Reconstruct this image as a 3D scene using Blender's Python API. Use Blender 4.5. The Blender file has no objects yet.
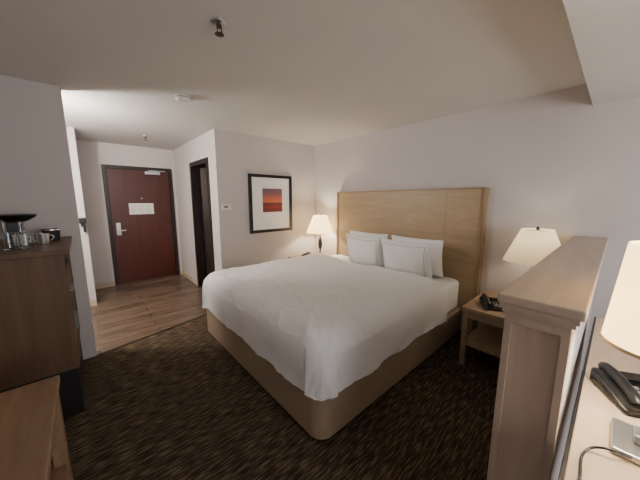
import bpy, bmesh, math, random
from mathutils import Vector, Matrix, noise
random.seed(3)
C=bpy.context.scene.collection

# ---------------------------------------------------------------- materials
def lin(c):
    return tuple(((v/255)/12.92 if v/255<=0.04045 else ((v/255+0.055)/1.055)**2.4) for v in c)+(1,)
def newmat(name):
    m=bpy.data.materials.new(name); m.use_nodes=True
    nt=m.node_tree; b=nt.nodes['Principled BSDF']; return m,nt,b
def mat_plain(name,col,rough=0.6,metal=0,var=0.06,scale=6,bump=0.0,bscale=200,stretch=(1,1,1)):
    m,nt,b=newmat(name)
    tc=nt.nodes.new('ShaderNodeTexCoord'); mp=nt.nodes.new('ShaderNodeMapping')
    mp.inputs['Scale'].default_value=stretch
    nt.links.new(tc.outputs['Object'],mp.inputs['Vector'])
    n=nt.nodes.new('ShaderNodeTexNoise'); n.inputs['Scale'].default_value=scale; n.inputs['Detail'].default_value=4
    nt.links.new(mp.outputs[0],n.inputs['Vector'])
    r=nt.nodes.new('ShaderNodeValToRGB'); c=lin(col)
    r.color_ramp.elements[0].position=.3; r.color_ramp.elements[1].position=.7
    r.color_ramp.elements[0].color=tuple(v*(1-var) for v in c[:3])+(1,)
    r.color_ramp.elements[1].color=tuple(min(1,v*(1+var)) for v in c[:3])+(1,)
    nt.links.new(n.outputs['Fac'],r.inputs['Fac']); nt.links.new(r.outputs['Color'],b.inputs['Base Color'])
    b.inputs['Roughness'].default_value=rough; b.inputs['Metallic'].default_value=metal
    if bump>0:
        n2=nt.nodes.new('ShaderNodeTexNoise'); n2.inputs['Scale'].default_value=bscale; n2.inputs['Detail'].default_value=3
        nt.links.new(tc.outputs['Object'],n2.inputs['Vector'])
        bp=nt.nodes.new('ShaderNodeBump'); bp.inputs['Strength'].default_value=bump; bp.inputs['Distance'].default_value=.01
        nt.links.new(n2.outputs['Fac'],bp.inputs['Height']); nt.links.new(bp.outputs[0],b.inputs['Normal'])
    return m
def mat_wood(name,c1,c2,stretch=(1,1,1),scale=3,rough=0.45,bump=.05):
    m,nt,b=newmat(name)
    tc=nt.nodes.new('ShaderNodeTexCoord'); mp=nt.nodes.new('ShaderNodeMapping')
    mp.inputs['Scale'].default_value=stretch
    nt.links.new(tc.outputs['Object'],mp.inputs['Vector'])
    n=nt.nodes.new('ShaderNodeTexNoise'); n.inputs['Scale'].default_value=scale; n.inputs['Detail'].default_value=8
    n.inputs['Roughness'].default_value=.65; n.inputs['Distortion'].default_value=.4
    nt.links.new(mp.outputs[0],n.inputs['Vector'])
    r=nt.nodes.new('ShaderNodeValToRGB')
    r.color_ramp.elements[0].position=.32; r.color_ramp.elements[1].position=.68
    r.color_ramp.elements[0].color=lin(c1); r.color_ramp.elements[1].color=lin(c2)
    nt.links.new(n.outputs['Fac'],r.inputs['Fac']); nt.links.new(r.outputs['Color'],b.inputs['Base Color'])
    b.inputs['Roughness'].default_value=rough
    bp=nt.nodes.new('ShaderNodeBump'); bp.inputs['Strength'].default_value=bump; bp.inputs['Distance'].default_value=.005
    nt.links.new(n.outputs['Fac'],bp.inputs['Height']); nt.links.new(bp.outputs[0],b.inputs['Normal'])
    return m

M={}
M['wall']=mat_plain('wall_paint',(201,194,191),.85,var=.015,scale=2,bump=.06,bscale=350)
M['ceil']=mat_plain('ceiling_paint',(209,206,202),.9,var=.015,scale=2,bump=.05,bscale=300)
M['trimp']=mat_plain('trim_beige',(196,178,156),.6,var=.03)
M['white']=mat_plain('white_plastic',(225,222,215),.4,var=.02)
M['linen']=mat_plain('white_linen',(247,246,246),.85,var=.01,scale=5,bump=.06,bscale=120)
M['pil']=mat_plain('pillow_cotton',(248,247,247),.85,var=.01,scale=6,bump=.06,bscale=90)
M['pipe']=mat_plain('piping_grey',(120,118,118),.8)
M['base']=mat_plain('bed_base_fabric',(164,143,120),.8,var=.06,scale=8,bump=.2,bscale=400)
M['black']=mat_plain('black_plastic',(18,18,20),.35,var=.1)
M['blackframe']=mat_plain('black_frame',(16,13,13),.35,var=.1)
M['dark']=mat_plain('dark_lacquer',(20,16,15),.6,var=.1)
M['chrome']=mat_plain('brushed_metal',(190,190,188),.3,metal=.9,var=.04)
M['bronze']=mat_plain('lamp_bronze',(70,60,50),.35,metal=.7,var=.1)
M['headV']=mat_wood('headboard_maple',(164,142,112),(182,160,129),(1,1.2,10),1.8,.4,.02)
M['headD']=mat_wood('headboard_edge',(140,114,84),(162,135,102),(8,8,.6),3,.45,.02)
M['nwood']=mat_wood('furniture_wood',(148,124,100),(172,150,124),(1,7,7),2.4,.45)
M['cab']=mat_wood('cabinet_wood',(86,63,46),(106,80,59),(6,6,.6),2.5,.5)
M['tabw']=mat_wood('table_wood',(124,94,70),(152,122,94),(7,.7,7),2.5,.45)
M['desk']=mat_wood('desk_wood',(196,172,144),(216,196,170),(1,9,9),2.5,.4)
M['capw']=mat_wood('partition_wood',(184,165,148),(202,185,168),(.8,9,9),2.5,.45)
M['postw']=mat_wood('post_wood',(182,162,145),(196,178,161),(9,9,.6),2.0,.5)
M['door']=mat_wood('mahogany_door',(60,19,11),(78,27,16),(8,8,.6),2.2,.42)
M['bathd']=mat_wood('dark_door',(38,24,20),(52,34,28),(8,8,.6),2.2,.45)
M['dframe']=mat_plain('door_frame_paint',(30,20,18),.5)

# carpet
def carpet():
    m,nt,b=newmat('carpet')
    tc=nt.nodes.new('ShaderNodeTexCoord')
    def nz(sx,sy,sc,det,off=0):
        mp=nt.nodes.new('ShaderNodeMapping'); mp.inputs['Scale'].default_value=(sx,sy,1); mp.inputs['Location'].default_value=(off,off,0)
        nt.links.new(tc.outputs['Object'],mp.inputs['Vector'])
        n=nt.nodes.new('ShaderNodeTexNoise'); n.inputs['Scale'].default_value=sc; n.inputs['Detail'].default_value=det
        nt.links.new(mp.outputs[0],n.inputs['Vector']); return n
    a=nz(1.7,17,6,3); c=nz(1,1,220,2)
    r=nt.nodes.new('ShaderNodeValToRGB'); e=r.color_ramp.elements
    e[0].position=.38; e[0].color=lin((60,49,42)); e[1].position=.66; e[1].color=lin((134,119,91))
    k=e.new(.52); k.color=lin((86,73,60))
    nt.links.new(a.outputs['Fac'],r.inputs['Fac'])
    mx=nt.nodes.new('ShaderNodeMixRGB'); mx.blend_type='MULTIPLY'; mx.inputs[0].default_value=.35
    nt.links.new(r.outputs[0],mx.inputs[1]); nt.links.new(c.outputs['Fac'],mx.inputs[2])
    nt.links.new(mx.outputs[0],b.inputs['Base Color']); b.inputs['Roughness'].default_value=1
    b.inputs['Specular IOR Level'].default_value=.1
    bp=nt.nodes.new('ShaderNodeBump'); bp.inputs['Strength'].default_value=.4; bp.inputs['Distance'].default_value=.01
    nt.links.new(c.outputs['Fac'],bp.inputs['Height']); nt.links.new(bp.outputs[0],b.inputs['Normal'])
    return m
M['carpet']=carpet()
def plank():
    m,nt,b=newmat('plank_floor')
    tc=nt.nodes.new('ShaderNodeTexCoord')
    br=nt.nodes.new('ShaderNodeTexBrick'); br.inputs['Scale'].default_value=1
    br.inputs['Brick Width'].default_value=1.1; br.inputs['Row Height'].default_value=.14
    br.inputs['Mortar Size'].default_value=.003; br.inputs['Bias'].default_value=0
    br.inputs['Color1'].default_value=lin((102,84,70)); br.inputs['Color2'].default_value=lin((128,108,91)); br.inputs['Mortar'].default_value=lin((60,49,42))
    nt.links.new(tc.outputs['Object'],br.inputs['Vector'])
    mp=nt.nodes.new('ShaderNodeMapping'); mp.inputs['Scale'].default_value=(1.5,22,1)
    nt.links.new(tc.outputs['Object'],mp.inputs['Vector'])
    n=nt.nodes.new('ShaderNodeTexNoise'); n.inputs['Scale'].default_value=2; n.inputs['Detail'].default_value=6
    nt.links.new(mp.outputs[0],n.inputs['Vector'])
    r=nt.nodes.new('ShaderNodeValToRGB'); r.color_ramp.elements[0].position=.35; r.color_ramp.elements[1].position=.65
    r.color_ramp.elements[0].color=(.42,.40,.38,1); r.color_ramp.elements[1].color=(1,1,1,1)
    nt.links.new(n.outputs['Fac'],r.inputs['Fac'])
    mx=nt.nodes.new('ShaderNodeMixRGB'); mx.blend_type='MULTIPLY'; mx.inputs[0].default_value=.8
    nt.links.new(br.outputs['Color'],mx.inputs[1]); nt.links.new(r.outputs[0],mx.inputs[2])
    nt.links.new(mx.outputs[0],b.inputs['Base Color']); b.inputs['Roughness'].default_value=.26
    return m
M['plank']=plank()
def shade(name,col,em):
    m,nt,b=newmat(name)
    b.inputs['Base Color'].default_value=lin(col); b.inputs['Roughness'].default_value=.9
    tr=nt.nodes.new('ShaderNodeBsdfTranslucent'); tr.inputs['Color'].default_value=lin(col)
    mx=nt.nodes.new('ShaderNodeMixShader'); mx.inputs[0].default_value=.5
    tc=nt.nodes.new('ShaderNodeTexCoord'); n=nt.nodes.new('ShaderNodeTexNoise'); n.inputs['Scale'].default_value=60
    nt.links.new(tc.outputs['Object'],n.inputs['Vector'])
    bp=nt.nodes.new('ShaderNodeBump'); bp.inputs['Strength'].default_value=.1
    nt.links.new(n.outputs['Fac'],bp.inputs['Height']); nt.links.new(bp.outputs[0],b.inputs['Normal'])
    nt.links.new(b.outputs[0],mx.inputs[1]); nt.links.new(tr.outputs[0],mx.inputs[2])
    out=nt.nodes['Material Output']
    if em>0:
        b.inputs['Emission Color'].default_value=lin((255,228,176)); b.inputs['Emission Strength'].default_value=em
    nt.links.new(mx.outputs[0],out.inputs['Surface'])
    return m
M['shade_on']=shade('lampshade_lit',(247,236,212),2.0)
M['shade_dim']=shade('lampshade_dim',(242,236,220),.3)
M['shade_desk']=shade('desk_lampshade',(250,238,208),3.2)
def glass():
    m,nt,b=newmat('clear_glass'); b.inputs['Transmission Weight'].default_value=1; b.inputs['Roughness'].default_value=.05
    b.inputs['Base Color'].default_value=(.85,.9,.92,1)
    return m
M['glass']=glass()
def art():
    m,nt,b=newmat('sunset_art')
    tc=nt.nodes.new('ShaderNodeTexCoord'); sp=nt.nodes.new('ShaderNodeSeparateXYZ')
    nt.links.new(tc.outputs['Generated'],sp.inputs[0])
    n=nt.nodes.new('ShaderNodeTexNoise'); n.inputs['Scale'].default_value=5
    mp=nt.nodes.new('ShaderNodeMapping'); mp.inputs['Scale'].default_value=(1,1,8)
    nt.links.new(tc.outputs['Generated'],mp.inputs['Vector']); nt.links.new(mp.outputs[0],n.inputs['Vector'])
    ma=nt.nodes.new('ShaderNodeMath'); ma.operation='MULTIPLY_ADD'; ma.inputs[1].default_value=.12
    nt.links.new(n.outputs['Fac'],ma.inputs[0]); nt.links.new(sp.outputs['Z'],ma.inputs[2])
    r=nt.nodes.new('ShaderNodeValToRGB'); e=r.color_ramp.elements
    e[0].position=0; e[0].color=lin((104,44,44)); e[1].position=1; e[1].color=lin((112,90,108))
    for p,c in((.3,(140,54,46)),(.44,(76,44,50)),(.48,(204,116,80)),(.66,(184,98,78)),(.82,(132,92,98))):
        k=e.new(p); k.color=lin(c)
    nt.links.new(ma.outputs[0],r.inputs['Fac']); nt.links.new(r.outputs[0],b.inputs['Base Color'])
    b.inputs['Roughness'].default_value=.4
    return m
M['art']=art()

# ---------------------------------------------------------------- mesh helpers
def finish(bm,name,mat,smooth=False,loc=(0,0,0)):
    me=bpy.data.meshes.new(name); bm.normal_update(); bm.to_mesh(me); bm.free()
    if smooth:
        for p in me.polygons: p.use_smooth=True
    o=bpy.data.objects.new(name,me); C.objects.link(o); o.location=loc
    if mat: me.materials.append(M[mat] if isinstance(mat,str) else mat)
    return o
def box(name,x0,x1,y0,y1,z0,z1,mat,bev=0.0):
    bm=bmesh.new(); bmesh.ops.create_cube(bm,size=1)
    bmesh.ops.scale(bm,vec=(x1-x0,y1-y0,z1-z0),verts=bm.verts)
    if bev>0: bmesh.ops.bevel(bm,geom=list(bm.edges),offset=bev,segments=3,affect='EDGES',profile=.5)
    return finish(bm,name,mat,False,((x0+x1)/2,(y0+y1)/2,(z0+z1)/2))
def boxes(name,lst,mat):
    bm=bmesh.new()
    xs=[(a[0]+a[1])/2 for a in lst]; cx=xs[0]; cy=(lst[0][2]+lst[0][3])/2; cz=(lst[0][4]+lst[0][5])/2
    for x0,x1,y0,y1,z0,z1 in lst:
        g=bmesh.ops.create_cube(bm,size=1)['verts']
        bmesh.ops.scale(bm,vec=(x1-x0,y1-y0,z1-z0),verts=g)
        bmesh.ops.translate(bm,vec=((x0+x1)/2-cx,(y0+y1)/2-cy,(z0+z1)/2-cz),verts=g)
    return finish(bm,name,mat,False,(cx,cy,cz))
def lathe(name,prof,mat,loc,seg=40,smooth=True):
    bm=bmesh.new(); rings=[]
    for r,z in prof:
        if r<1e-5: rings.append([bm.verts.new((0,0,z))])
        else: rings.append([bm.verts.new((r*math.cos(2*math.pi*i/seg),r*math.sin(2*math.pi*i/seg),z)) for i in range(seg)])
    for a,b in zip(rings,rings[1:]):
        for i in range(seg):
            j=(i+1)%seg
            if len(a)==1 and len(b)==1: continue
            if len(a)==1: bm.faces.new((a[0],b[j],b[i]))
            elif len(b)==1: bm.faces.new((a[i],a[j],b[0]))
            else: bm.faces.new((a[i],a[j],b[j],b[i]))
    bmesh.ops.recalc_face_normals(bm,faces=bm.faces)
    o=finish(bm,name,mat,smooth,loc)
    if smooth:
        md=o.modifiers.new('es','EDGE_SPLIT'); md.split_angle=math.radians(40)
    return o
def prism(name,pts,z0,z1,mat,loc=(0,0,0),bev=0):
    bm=bmesh.new(); vs=[bm.verts.new((x,y,z0)) for x,y in pts]; f=bm.faces.new(vs)
    e=bmesh.ops.extrude_face_region(bm,geom=[f]); v=[g for g in e['geom'] if isinstance(g,bmesh.types.BMVert)]
    bmesh.ops.translate(bm,vec=(0,0,z1-z0),verts=v); bmesh.ops.recalc_face_normals(bm,faces=bm.faces)
    if bev>0:
        ed=[e for e in bm.edges if abs(e.verts[0].co.z-e.verts[1].co.z)<1e-5]
        bmesh.ops.bevel(bm,geom=ed,offset=bev,segments=3,affect='EDGES',profile=.5)
    return finish(bm,name,mat,False,loc)
def rrect(x0,x1,y0,y1,r,n=8):
    p=[]
    for cx,cy,a0 in((x1-r,y1-r,0),(x0+r,y1-r,90),(x0+r,y0+r,180),(x1-r,y0+r,270)):
        for i in range(n+1):
            a=math.radians(a0+90*i/n); p.append((cx+r*math.cos(a),cy+r*math.sin(a)))
    return p
def curve(name,pts,rad,mat,cyclic=False,loc=(0,0,0)):
    cu=bpy.data.curves.new(name,'CURVE'); cu.dimensions='3D'; cu.bevel_depth=rad; cu.bevel_resolution=3; cu.use_fill_caps=True
    s=cu.splines.new('NURBS' if not cyclic else 'POLY'); s.points.add(len(pts)-1)
    for i,p in enumerate(pts): s.points[i].co=(*p,1)
    if not cyclic: s.order_u=4; s.use_endpoint_u=True
    s.use_cyclic_u=cyclic
    t=bpy.data.objects.new(name+'_c',cu); C.objects.link(t)
    bpy.context.view_layer.update()
    me=bpy.data.meshes.new_from_object(t.evaluated_get(bpy.context.evaluated_depsgraph_get()))
    bpy.data.objects.remove(t)
    me.name=name
    for p in me.polygons: p.use_smooth=True
    o=bpy.data.objects.new(name,me); C.objects.link(o); o.location=loc
    me.materials.clear(); me.materials.append(M[mat]); return o
def group(name,loc,parts):
    e=bpy.data.objects.new(name,None); e.empty_display_size=.1; C.objects.link(e); e.location=loc
    inv=Matrix.Translation(Vector(loc)).inverted()
    for p in parts:
        p.parent=e; p.matrix_parent_inverse=inv
    return e

# ---------------------------------------------------------------- room shell
CH=2.47; XW=3.22; YP=3.73; YD=5.87; XB=1.43; XL=-.85
box('ceiling',XL-.1,XW+.1,-2.2,YD+.1,CH,CH+.1,'ceil')
yb0,yb1=3.27,3.60
def floorobj(name,pts,mat): return prism(name,pts,-.1,0,mat)
floorobj('floor_carpet',[(XL-.1,-2.2),(XW+.1,-2.2),(XW+.1,YP),(XB,YP),(XB,yb1),(XL*0-.03,yb0),(XL-.1,yb0)],'carpet')
floorobj('floor_wood',[(XL-.1,yb0),(-.03,yb0),(XB,yb1),(XB,YP),(XW+.1,YP),(XW+.1,YD+.1),(XL-.1,YD+.1)],'plank')
prism('trim_1',[(-.03,yb0-.012),(XB,yb1-.012),(XB,yb1+.012),(-.03,yb0+.012)],0,.006,'bronze')
box('wall_right',XW,XW+.1,-2.2,YD+.1,0,CH,'wall')
box('wall_picture',XB,XW,YP,YP+.1,0,CH,'wall')
BY0,BY1,BH=4.06,4.82,2.08
boxes('wall_bathroom',[(XB,XB+.1,YP+.1,BY0,0,CH),(XB,XB+.1,BY1,YD,0,CH),(XB,XB+.1,BY0,BY1,BH,CH)],'wall')
DX0,DX1,DH=.36,1.33,2.07
boxes('wall_entry',[(XL-.1,DX0,YD,YD+.1,0,CH),(DX1,XW+.1,YD,YD+.1,0,CH),(DX0,DX1,YD,YD+.1,DH,CH)],'wall')
boxes('wall_niche',[(XL,.03,4.93,5.03,0,CH),(-.07,.03,5.03,YD,0,CH)],'wall')
box('wall_partition',XL,-.03,3.27,3.37,0,CH,'wall')
box('wall_left',XL-.1,XL,-2.2,YD,0,CH,'wall')
WX0,WX1,WZ0,WZ1=.2,2.6,.8,2.1
boxes('wall_window',[(XL,WX0,-2.2,-2.1,0,CH),(WX1,XW,-2.2,-2.1,0,CH),(WX0,WX1,-2.2,-2.1,0,WZ0),(WX0,WX1,-2.2,-2.1,WZ1,CH)],'wall')
group('window_1',(1.4,-2.15,.8),[
 boxes('frame',[(WX0,WX0+.05,-2.19,-2.11,WZ0,WZ1),(WX1-.05,WX1,-2.19,-2.11,WZ0,WZ1),(WX0+.05,WX1-.05,-2.19,-2.11,WZ0,WZ0+.05),(WX0+.05,WX1-.05,-2.19,-2.11,WZ1-.05,WZ1),(1.375,1.425,-2.19,-2.11,WZ0+.05,WZ1-.05)],'white'),
 box('pane',WX0+.05,WX1-.05,-2.155,-2.145,WZ0+.05,WZ1-.05,'glass')])
# window-side soffit
box('ceiling_soffit',XL,XW,-2.1,.235,2.29,CH,'ceil')
# baseboards
bh=.09
box('baseboard_picture',XB,XW-.015,YP-.015,YP,0,bh,'trimp')
box('baseboard_right',XW-.015,XW,.23,YP,0,bh,'trimp')
boxes('baseboard_bathroom',[(XB-.015,XB,YP-.015,BY0-.05,0,bh),(XB-.015,XB,BY1+.05,YD-.015,0,bh)],'trimp')
boxes('baseboard_entry',[(.03,DX0-.05,YD-.015,YD,0,bh),(DX1+.05,XB,YD-.015,YD,0,bh)],'trimp')
box('baseboard_niche',XL,.03,4.915,4.93,0,bh,'trimp')

# ---------------------------------------------------------------- entry door
fr=boxes('frame',[(DX0-.045,DX0+.01,YD-.02,YD+.09,0,DH+.045),(DX1-.01,DX1+.045,YD-.02,YD+.09,0,DH+.045),(DX0+.01,DX1-.01,YD-.02,YD+.09,DH-.01,DH+.045)],'dframe')
leaf=box('leaf',DX0+.015,DX1-.015,YD+.01,YD+.05,.008,DH-.015,'door')
pl=box('lock_plate',.425,.49,YD-.008,YD+.01,.9,1.12,'chrome',.004)
lv=box('lever',.44,.56,YD-.05,YD-.032,.975,.995,'chrome',.004)
lst=box('lever_stem',.445,.465,YD-.034,YD-.006,.975,.995,'chrome')
dc=box('closer_body',.93,1.17,YD-.045,YD+.008,1.985,2.04,'chrome',.008)
da=box('closer_arm',.98,1.25,YD-.055,YD-.045,2.045,2.058,'chrome')
no=box('notice_card',.64,1.02,YD+.003,YD+.009,1.26,1.46,'white')
pr=[]
for i in range(3):
    for j in range(6):
        if (i,j)==(1,0): continue
        x=.665+.12*i; pr.append((x,x+.05+.03*((i*3+j*2)%3)/2,YD+.0015,YD+.003,1.285+.027*j,1.289+.027*j))
nl=boxes('notice_print',pr,'pipe')
ph=lathe('peephole',[(0,0),(.012,0),(.012,.01),(0,.012)],'chrome',(.845,YD+.005,1.55)); ph.rotation_euler=(math.radians(90),0,0)
group('door_1',(.845,YD,0),[fr,leaf,pl,lv,lst,dc,da,no,nl,ph])
# bathroom door
fb=boxes('frame',[(XB-.015,XB+.115,BY0-.05,BY0+.02,0,BH+.05),(XB-.015,XB+.115,BY1-.02,BY1+.05,0,BH+.05),(XB-.015,XB+.115,BY0+.02,BY1-.02,BH-.02,BH+.05)],'dframe')
lb=box('leaf',0,.04,-.70,0,.008,BH-.03,'bathd')
me=lb.data
for v in me.vertices: v.co+=Vector((.02,-.35,(BH-.022)/2+.004))
lb.location=(XB+.13,BY1-.03,0.004); lb.rotation_euler=(0,0,math.radians(62))
group('door_2',(XB+.05,4.44,0),[fb,lb])

# ---------------------------------------------------------------- bed
FX,BYa,BYb=.94,1.05,3.06
pb=prism('box_base',rrect(FX,3.13,BYa,BYb,.10),.03,.32,'base',bev=.015)
legs=[box('leg_%d'%i,x-.04,x+.04,y-.04,y+.04,0,.03,'black') for i,(x,y) in enumerate([(1.2,1.3),(1.2,2.85),(2.9,1.3),(2.9,2.85)])]
mt=prism('mattress',rrect(FX+.03,3.12,BYa+.03,BYb-.03,.12),.32,.635,'linen',bev=.035)
def duvet():
    x0,x1=FX-.01,2.62; y0,y1=BYa-.01,BYb+.01; r=.13; D=.39
    ztop=.72; n1,n2=190,210
    sx0=x0+r-(r*math.pi/2+D-r); sx1=x1
    sy0=y0+r-(r*math.pi/2+D-r); sy1=y1-r+(r*math.pi/2+D-r)
    bm=bmesh.new(); g=[]
    cr=.08
    for i in range(n1+1):
        row=[]
        for j in range(n2+1):
            a=sx0+(sx1-sx0)*i/n1; b=sy0+(sy1-sy0)*j/n2
            ix=max(a,x0+r+cr*.5); iy=min(max(b,y0+r+cr*.5),y1-r-cr*.5)
            dx,dy=a-ix,b-iy; L=math.hypot(dx,dy)
            if L<1e-6: dn=0; px,py=a,b
            else:
                ux,uy=dx/L,dy/L
                base=min(L,cr*.5)
                s=max(0,L-cr*.5)
                if s<r*math.pi/2: o=r*math.sin(s/r); dn=r*(1-math.cos(s/r))
                else: o=r; dn=r+(s-r*math.pi/2)
                fold=0
                if dn>.03:
                    t=(a if abs(uy)>abs(ux) else b)
                    k=min(1,(dn-.03)/.25)
                    fold=k*(.007*math.sin(t*11+1.3*math.sin(t*4))+.012*noise.noise(Vector((a*5,b*5,2)))+.007*noise.noise(Vector((t*14,dn*3,2))))
                    if abs(ux)>.25 and abs(uy)>.25: fold+=k*.02
                o+=fold+.02*math.sin(min(1,dn/.3)*math.pi*.7)
                px=ix+ux*(base+o); py=iy+uy*(base+o)
                dn=min(dn, .382+ .012*noise.noise(Vector((a*4,b*4,5))))
            z=ztop-dn
            v=Vector((a,b,0))
            pf=.024*noise.noise(v*1.7)+.010*noise.noise(v*4.5+Vector((3,1,0)))
            wv=Vector((noise.noise(v*2.2),noise.noise(v*2.2+Vector((9,0,0))),0))*.7
            c1=1-abs(noise.noise(Vector((a*1.6+b*1.0,b*4.6-a*2.0,7))+wv*1.2))*2.2
            c2=1-abs(noise.noise(Vector((a*7.5-b*1.5,b*2.6+a*1.2,3))+wv*1.6))*2.2
            c3=1-abs(noise.noise(Vector((a*9+b*6,b*11-a*5,11))+wv*2))*2.4
            amp=.55+.6*max(0,(1.7-a)/.8)
            pf+=amp*(.010*max(0,c1)**3+.008*max(0,c2)**3+.003*max(0,c3)**2)
            if dn<.1: z+=pf
            else: z+=pf*.35
            e=(x1-a)
            if e<.05: z-=.05*(1-e/.05)**2
            row.append(bm.verts.new((px,py,z)))
        g.append(row)
    for i in range(n1):
        for j in range(n2):
            bm.faces.new((g[i][j],g[i+1][j],g[i+1][j+1],g[i][j+1]))
    bmesh.ops.recalc_face_normals(bm,faces=bm.faces)
    return finish(bm,'duvet','linen',True)
du=duvet()
def pillow(name,w,h,T,loc,rz,lean,seed,piping=True):
    n=36
    def P(u,v,s):
        fu=max(0,1-abs(u)**3.0); fv=max(0,1-abs(v)**3.0)
        t=T*(fu*fv)**.55
        x=u*w/2*(1-.05*(1-v*v)); y=v*h/2*(1-.06*(1-u*u)*1)
        nn=(.016*noise.noise(Vector((u*2+seed,v*2,s)))+.008*noise.noise(Vector((u*6+seed,v*5,s))))*(fu*fv)
        return Vector((x, s*(t*.5+nn)*(1-.25*v), y))
    bm=bmesh.new(); G={}
    for s in(1,-1):
        for i in range(n+1):
            for j in range(n+1):
                u=-1+2*i/n; v=-1+2*j/n
                if (i in(0,n) or j in(0,n)) and s==-1: G[s,i,j]=G[1,i,j]
                else: G[s,i,j]=bm.verts.new(P(u,v,s))
        for i in range(n):
            for j in range(n):
                bm.faces.new((G[s,i,j],G[s,i+1,j],G[s,i+1,j+1],G[s,i,j+1]) )
    bmesh.ops.recalc_face_normals(bm,faces=bm.faces)
    o=finish(bm,name,'pil',True)
    Mx=Matrix.Translation(Vector(loc))@Matrix.Rotation(rz,4,'Z')@Matrix.Rotation(lean,4,'X')@Matrix.Translation(Vector((0,0,h/2)))
    o.matrix_world=Mx
    out=[o]
    if piping:
        pts=[]; q=.86; K=24; e=Vector((0,.0005,0))
        for k in range(K): pts.append(P(-q+2*q*k/K,-q,1)+e)
        for k in range(K): pts.append(P(q,-q+2*q*k/K,1)+e)
        for k in range(K): pts.append(P(q-2*q*k/K,q,1)+e)
        for k in range(K): pts.append(P(-q,q-2*q*k/K,1)+e)
        c=curve(name+'_piping',pts,.0016,'pipe',True); c.matrix_world=Mx; out.append(c)
    return out
rz=math.radians(90)
ps=[]
ps+=pillow('pillow_back_1',.66,.44,.22,(2.97,1.56,.65),rz,math.radians(-8),1,False)
ps+=pillow('pillow_front_1',.62,.43,.24,(2.79,1.575,.65),rz,math.radians(-15),2)
ps+=pillow('pillow_back_2',.66,.44,.22,(2.97,2.27,.65),rz,math.radians(-8),3,False)
ps+=pillow('pillow_front_2',.58,.43,.24,(2.81,2.19,.65),rz,math.radians(-15),4)
group('bed',(2,2.07,0),[pb,mt,du]+legs+ps)
# headboard
hb=box('panel',3.155,3.20,.955,3.07,.30,1.635,'headV')
hs=boxes('edging',[(3.14,3.21,.925,.955,.0,1.65),(3.14,3.21,3.07,3.10,.0,1.65)],'headD')
ht=box('top_rail',3.14,3.21,.955,3.07,1.635,1.65,'headD')
hm=box('seam',3.1535,3.156,1.33,1.334,.6,1.635,'headD')
group('headboard',(3.18,2.0,0),[hb,hs,ht,hm])

# ---------------------------------------------------------------- nightstands
def nightstand(x0,x1,y0,y1,name='nightstand'):
    z=.565; parts=[box('top',x0-.015,x1,y0-.01,y1+.01,z-.035,z,'nwood',.005)]
    L=.045
    for i,(x,y) in enumerate([(x0,y0),(x0,y1-L),(x1-L-.01,y0),(x1-L-.01,y1-L)]):
        parts.append(box('leg_%d'%(i+1),x,x+L,y,y+L,0,z-.035,'nwood',.003))
    parts.append(boxes('apron',[(x0+.01,x0+.03,y0+L,y1-L,z-.10,z-.035),(x0+L,x1-L-.01,y0+.01,y0+.03,z-.10,z-.035),(x0+L,x1-L-.01,y1-.03,y1-.01,z-.10,z-.035)],'nwood'))
    parts.append(box('shelf',x0+.008,x1-.02,y0+.008,y1-.008,.20,.225,'nwood'))
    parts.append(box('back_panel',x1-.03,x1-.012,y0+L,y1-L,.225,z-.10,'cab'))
    return group(name,((x0+x1)/2,(y0+y1)/2,0),parts)
nightstand(2.50,3.19,.29,.84)
nightstand(2.55,3.19,3.14,3.66,'nightstand')
def lamp(x,y,z,on,sh,name='table_lamp'):
    parts=[lathe('base',[(0,0),(.085,0),(.09,.008),(.085,.018),(.03,.03),(.018,.05),(0,.05)],'bronze',(x,y,z)),
      lathe('stem',[(0,.05),(.012,.05),(.012,.12),(.03,.16),(.036,.22),(.026,.29),(.011,.33),(.011,.52),(0,.52)],'bronze',(x,y,z)),
      lathe('shade',[(.228,.41),(.23,.41),(.115,.70),(.113,.70),(.228,.41)],sh,(x,y,z),48),
      lathe('finial',[(0,.69),(.012,.70),(.014,.715),(0,.73)],'bronze',(x,y,z)),
      boxes('spider',[(x-.113,x+.113,y-.003,y+.003,z+.69,z+.695),(x-.003,x+.003,y-.113,y+.113,z+.69,z+.695),(x-.004,x+.004,y-.004,y+.004,z+.5,z+.695)],'bronze')]
    group(name,(x,y,z),parts)
    if on:
        l=bpy.data.lights.new('bulb','POINT'); l.energy=on; l.color=(1,.86,.67); l.shadow_soft_size=.04
        o=bpy.data.objects.new('bulb_light',l); C.objects.link(o); o.location=(x,y,z+.57)
lamp(2.96,.45,.565,4,'shade_dim')
lamp(2.98,3.33,.565,28,'shade_on')
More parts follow.
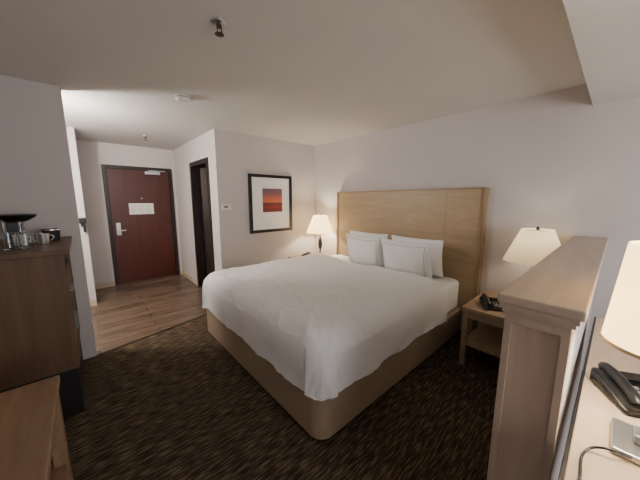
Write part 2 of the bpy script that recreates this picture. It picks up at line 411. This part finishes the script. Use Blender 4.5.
def phone(x,y,z,rot,name='telephone',s=1.0):
    bm=bmesh.new()
    w,d=.09*s,.105*s
    vs=[bm.verts.new(p) for p in[(-w,-d,0),(w,-d,0),(w,d,0),(-w,d,0),(-w,-d,.025*s),(w,-d,.025*s),(w,d,.065*s),(-w,d,.065*s)]]
    for f in((0,3,2,1),(4,5,6,7),(0,1,5,4),(1,2,6,5),(2,3,7,6),(3,0,4,7)): bm.faces.new([vs[i] for i in f])
    bmesh.ops.bevel(bm,geom=list(bm.edges),offset=.008*s,segments=3,affect='EDGES')
    R=Matrix.Translation((x,y,z))@Matrix.Rotation(rot,4,'Z')
    b=finish(bm,'body','black',True); b.matrix_world=R
    hs=curve('handset',[(-.055*s,-.09*s,.048*s),(-.055*s,-.085*s,.055*s),(-.055*s,-.05*s,.068*s),(-.055*s,.03*s,.084*s),(-.055*s,.08*s,.084*s),(-.055*s,.09*s,.075*s)],.019*s,'black'); hs.matrix_world=R
    bm=bmesh.new()
    for i in range(3):
        for j in range(4):
            g=bmesh.ops.create_cube(bm,size=1)['verts']; bmesh.ops.scale(bm,vec=(.016*s,.014*s,.006*s),verts=g)
            yy=(-.06+j*.024)*s
            bmesh.ops.translate(bm,vec=((.0+i*.026)*s,yy,(.046+yy/s*.19)*s),verts=g)
    k=finish(bm,'keypad','pipe'); k.matrix_world=R
    bm=bmesh.new(); g=bmesh.ops.create_cube(bm,size=1)['verts']; bmesh.ops.scale(bm,vec=(.085*s,.04*s,.005*s),verts=g)
    bmesh.ops.translate(bm,vec=(.03*s,.068*s,.0605*s),verts=g)
    sc=finish(bm,'label_panel','dark'); sc.matrix_world=R
    group(name,(x,y,z),[b,hs,k,sc])
phone(2.68,.66,.565,math.radians(-60),s=.95)
phone(2.72,3.34,.565,math.radians(-80),s=.95)

# ---------------------------------------------------------------- picture
px0,px1,pz0,pz1=1.89,2.67,1.01,1.91; fw=.045
parts=[boxes('frame',[(px0,px0+fw,YP-.035,YP-.002,pz0,pz1),(px1-fw,px1,YP-.035,YP-.002,pz0,pz1),(px0+fw,px1-fw,YP-.035,YP-.002,pz0,pz0+fw),(px0+fw,px1-fw,YP-.035,YP-.002,pz1-fw,pz1)],'blackframe'),
 box('mat_board',px0+fw,px1-fw,YP-.015,YP-.004,pz0+fw,pz1-fw,'pil'),
 box('print',2.12,2.48,YP-.018,YP-.015,1.33,1.70,'art')]
group('framed_picture',(2.28,YP,1.46),parts)
parts=[box('plate',1.48,1.61,YP-.02,YP,1.385,1.46,'white',.004),box('display',1.50,1.56,YP-.0215,YP-.0195,1.41,1.44,'pipe')]
group('thermostat',(1.55,YP,1.42),parts)

# ---------------------------------------------------------------- ceiling fittings
def sprinkler(x,y):
    z=CH
    group('fire_sprinkler',(x,y,z),[
      lathe('escutcheon',[(0,0),(.04,0),(.038,-.008),(.02,-.014),(0,-.014)],'chrome',(x,y,z)),
      lathe('stem',[(0,-.014),(.011,-.014),(.009,-.03),(0,-.03)],'bronze',(x,y,z)),
      boxes('yoke',[(x-.014,x-.010,y-.003,y+.003,z-.06,z-.012),(x+.010,x+.014,y-.003,y+.003,z-.06,z-.012)],'bronze'),
      lathe('deflector',[(0,-.064),(.024,-.062),(.024,-.059),(0,-.058)],'bronze',(x,y,z),16)])
sprinkler(.653,1.55); sprinkler(.82,4.85)
group('smoke_detector',(.81,2.82,CH),[lathe('housing',[(0,0),(.07,0),(.07,-.02),(.06,-.04),(.035,-.048),(0,-.048)],'white',(.81,2.82,CH)),
      lathe('vent_ring',[(.0705,-.012),(.072,-.012),(.072,-.018),(.0705,-.018)],'pipe',(.81,2.82,CH))])

# ---------------------------------------------------------------- half wall partition
pz=1.21
parts=[box('cap',1.02,XW-.001,.025,.24,pz-.032,pz,'capw',.006),
 boxes('cap_moulding',[(1.03,XW-.002,.036,.233,pz-.05,pz-.032),(1.04,XW-.002,.043,.227,pz-.066,pz-.05)],'capw'),
 box('post',1.06,1.12,.052,.219,0,pz-.066,'postw'),
 boxes('post_stiles',[(1.048,1.06,.052,.072,0,pz-.066),(1.048,1.06,.199,.219,0,pz-.066),(1.048,1.06,.072,.199,pz-.10,pz-.066),(1.048,1.06,.072,.199,0,.12)],'postw'),
 box('drywall',1.12,XW-.001,.056,.215,0,pz-.066,'wall')]
group('half_wall',(2.1,.13,0),parts)

# ---------------------------------------------------------------- desk
dz=.76
parts=[box('top',.88,2.45,-.66,.018,dz-.03,dz,'desk',.004),
 boxes('edge_band',[(.878,.89,-.66,.018,dz-.05,dz-.03)],'desk'),
 boxes('legs',[(.90,.95,-.64,-.59,0,dz-.03),(.90,.95,-.04,.01,0,dz-.03),(2.38,2.43,-.64,-.59,0,dz-.03),(2.38,2.43,-.04,.01,0,dz-.03)],'nwood'),
 boxes('rails',[(.95,2.38,-.025,-.005,dz-.12,dz-.03),(.95,2.38,-.63,-.61,dz-.12,dz-.03)],'nwood')]
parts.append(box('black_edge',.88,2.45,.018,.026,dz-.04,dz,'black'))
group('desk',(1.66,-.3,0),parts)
phone(1.50,-.125,dz+.001,math.radians(-60),s=1.0)
lx,ly=1.22,-.14
parts=[box('base',lx-.095,lx+.075,ly-.075,ly+.075,dz+.001,dz+.022,'chrome',.005),
 box('outlet_block',lx-.03,lx+.03,ly-.03,ly+.03,dz+.022,dz+.05,'chrome',.004),
 lathe('stem',[(0,0),(.01,0),(.01,.44),(0,.44)],'chrome',(lx,ly,dz+.05)),
 lathe('shade',[(.131,1.09-dz),(.133,1.09-dz),(.108,1.395-dz),(.106,1.395-dz),(.131,1.09-dz)],'shade_desk',(lx,ly,dz),48),
 lathe('shade_trim',[(.134,1.088-dz),(.1355,1.088-dz),(.1345,1.098-dz),(.133,1.098-dz)],'trimp',(lx,ly,dz),48),
 boxes('shade_ring',[(lx-.105,lx+.105,ly-.003,ly+.003,1.385,1.39),(lx-.003,lx+.003,ly-.105,ly+.105,1.385,1.39),(lx-.004,lx+.004,ly-.004,ly+.004,1.24,1.39)],'chrome'),
 curve('power_cord',[(lx-.09,ly+.03,dz+.012),(lx-.12,ly+.07,dz+.03),(lx-.12,ly+.10,dz+.02),(lx-.14,ly+.125,dz+.006),(lx-.20,ly+.135,dz+.006),(lx-.28,ly+.125,dz+.006),(lx-.335,ly+.13,dz+.006)],.0035,'black')]
group('desk_lamp',(lx,ly,dz),parts)
l=bpy.data.lights.new('desk_bulb','POINT'); l.energy=18; l.color=(1,.88,.7); l.shadow_soft_size=.04
o=bpy.data.objects.new('desk_bulb_light',l); C.objects.link(o); o.location=(lx+.03,ly,1.2)

# ---------------------------------------------------------------- left cabinet
cx0,cx1,cy0,cy1=-.80,-.12,2.42,3.24
parts=[box('top',cx0,cx1+.03,cy0-.03,cy1+.01,1.165,1.2,'cab',.004),
 box('near_side',cx0,cx1,cy0,cy0+.025,.35,1.165,'cab'),
 box('far_side',cx0,cx1,cy1-.025,cy1,.35,1.165,'cab'),
 box('bottom',cx0,cx1,cy0+.025,cy1-.025,.35,.375,'cab'),
 box('back',cx0,cx0+.02,cy0+.025,cy1-.025,.375,1.165,'cab'),
 box('shelf_1',cx0+.02,cx1-.01,cy0+.025,cy1-.025,.98,1.0,'cab'),
 box('drawer_front',cx1-.03,cx1-.008,cy0+.03,cy1-.03,.70,.965,'cab',.003),
 boxes('doors',[(cx1-.03,cx1-.008,cy0+.03,(cy0+cy1)/2-.003,.385,.69),(cx1-.03,cx1-.008,(cy0+cy1)/2+.003,cy1-.03,.385,.69)],'cab'),
 boxes('handles',[(cx1-.008,cx1+.012,2.73,2.93,.83,.84),(cx1-.008,cx1+.012,2.79,2.80,.5,.62),(cx1-.008,cx1+.012,2.86,2.87,.5,.62)],'chrome'),
 box('plinth',cx0+.02,cx1-.01,cy0+.005,cy1-.01,0,.35,'dark')]
group('storage_cabinet',(-.46,2.83,0),parts)
def cup(x,y,z,r,h,mat,name):
    b=lathe('bowl',[(0,0),(r*.8,0),(r,h),(r-.004,h),(r*.8-.004,.006),(0,.006)],mat,(x,y,z))
    pts=[(x+r*.92,y,z+h*.8),(x+r+.025,y,z+h*.85),(x+r+.03,y,z+h*.45),(x+r*.85,y,z+h*.25)]
    hd=curve('handle',pts,.004,mat)
    group(name,(x,y,z),[b,hd])
cup(-.34,2.80,1.2,.038,.075,'white','coffee_mug'); cup(-.235,2.81,1.2,.038,.075,'chrome','coffee_mug')
for x,y in((-.37,2.62),(-.30,2.64)):
    lathe('drinking_glass',[(0,0),(.03,0),(.036,.11),(.034,.11),(.028,.006),(0,.006)],'glass',(x,y,1.2))
group('coffee_maker',(-.37,2.97,1.2),[box('body',-.44,-.34,2.90,3.04,1.2,1.37,'glass',.01),
  box('core',-.42,-.36,2.93,3.01,1.205,1.36,'black',.01),
  lathe('lid',[(0,.16),(.05,.16),(.105,.195),(.11,.21),(.10,.215),(.05,.205),(0,.2)],'black',(-.37,2.97,1.2)),
  box('drip_tray',-.335,-.28,2.92,3.03,1.2,1.215,'chrome',.003)])
# ice bucket by the wall
group('ice_bucket',(-.20,3.0,1.2),[lathe('pail',[(0,0),(.045,0),(.055,.09),(.05,.09),(.042,.006),(0,.006)],'dark',(-.20,3.0,1.2)),
  lathe('rim',[(.0555,.083),(.058,.083),(.058,.092),(.0555,.092),(.0555,.083)],'chrome',(-.20,3.0,1.2))])
# side table / bench
tx0,tx1,ty0,ty1,tz=-.82,-.168,.55,1.807,.64
parts=[box('top',tx0,tx1,ty0,ty1,tz-.035,tz,'tabw',.005)]
for i,(x,y) in enumerate([(tx0+.01,ty0+.01),(tx1-.065,ty0+.01),(tx0+.01,ty1-.065),(tx1-.065,ty1-.065)]):
    parts.append(box('leg_%d'%(i+1),x,x+.055,y,y+.055,0,tz-.035,'tabw',.004))
parts.append(boxes('apron',[(tx1-.04,tx1-.02,ty0+.065,ty1-.065,tz-.12,tz-.035),(tx0+.065,tx1-.065,ty1-.04,ty1-.02,tz-.12,tz-.035)],'tabw'))
parts.append(box('shelf',tx0+.02,tx1-.02,ty0+.02,ty1-.02,.16,.185,'tabw'))
group('luggage_bench',((tx0+tx1)/2,(ty0+ty1)/2,0),parts)

# niche vanity light + hanging dryer
group('wall_sconce',(-.35,3.42,2.1),[box('backplate',-.55,-.15,3.37,3.39,2.06,2.14,'chrome',.004),
  box('arm',-.36,-.34,3.39,3.41,2.09,2.11,'chrome'),
  lathe('globe',[(0,-.05),(.035,-.035),(.05,0),(.035,.035),(0,.05)],'shade_on',(-.35,3.455,2.1))])
l=bpy.data.lights.new('vanity','POINT'); l.energy=105; l.color=(1,.94,.86); l.shadow_soft_size=.06
o=bpy.data.objects.new('vanity_bulb',l); C.objects.link(o); o.location=(-.35,3.62,2.1)
group('hair_dryer',(.0,4.90,1.2),[box('holder',-.03,.02,4.905,4.93,1.16,1.28,'black',.004),box('body',-.045,.03,4.86,4.905,1.2,1.28,'black',.012),box('grip',-.01,.02,4.865,4.90,1.08,1.2,'black',.008)])

# soft area light added inside the window wall as ambient fill
l=bpy.data.lights.new('added_fill_light','AREA'); l.shape='RECTANGLE'; l.size=2.2; l.size_y=1.2; l.energy=64; l.color=(.97,.975,1)
o=bpy.data.objects.new('added_fill_light',l); C.objects.link(o); o.location=(1.4,-2.05,1.45); o.rotation_euler=(math.radians(90),0,0)

w=bpy.data.worlds.new('World'); bpy.context.scene.world=w; w.use_nodes=True
w.node_tree.nodes['Background'].inputs[0].default_value=(.25,.3,.4,1); w.node_tree.nodes['Background'].inputs[1].default_value=.3

cd=bpy.data.cameras.new('camera'); cam=bpy.data.objects.new('camera',cd); C.objects.link(cam)
cd.sensor_width=36; cd.lens=265/640*36; cd.clip_start=.02
cam.location=(0,0,1.52); cam.rotation_euler=(math.radians(90-8.58),0,math.radians(-41.8))
bpy.context.scene.camera=cam
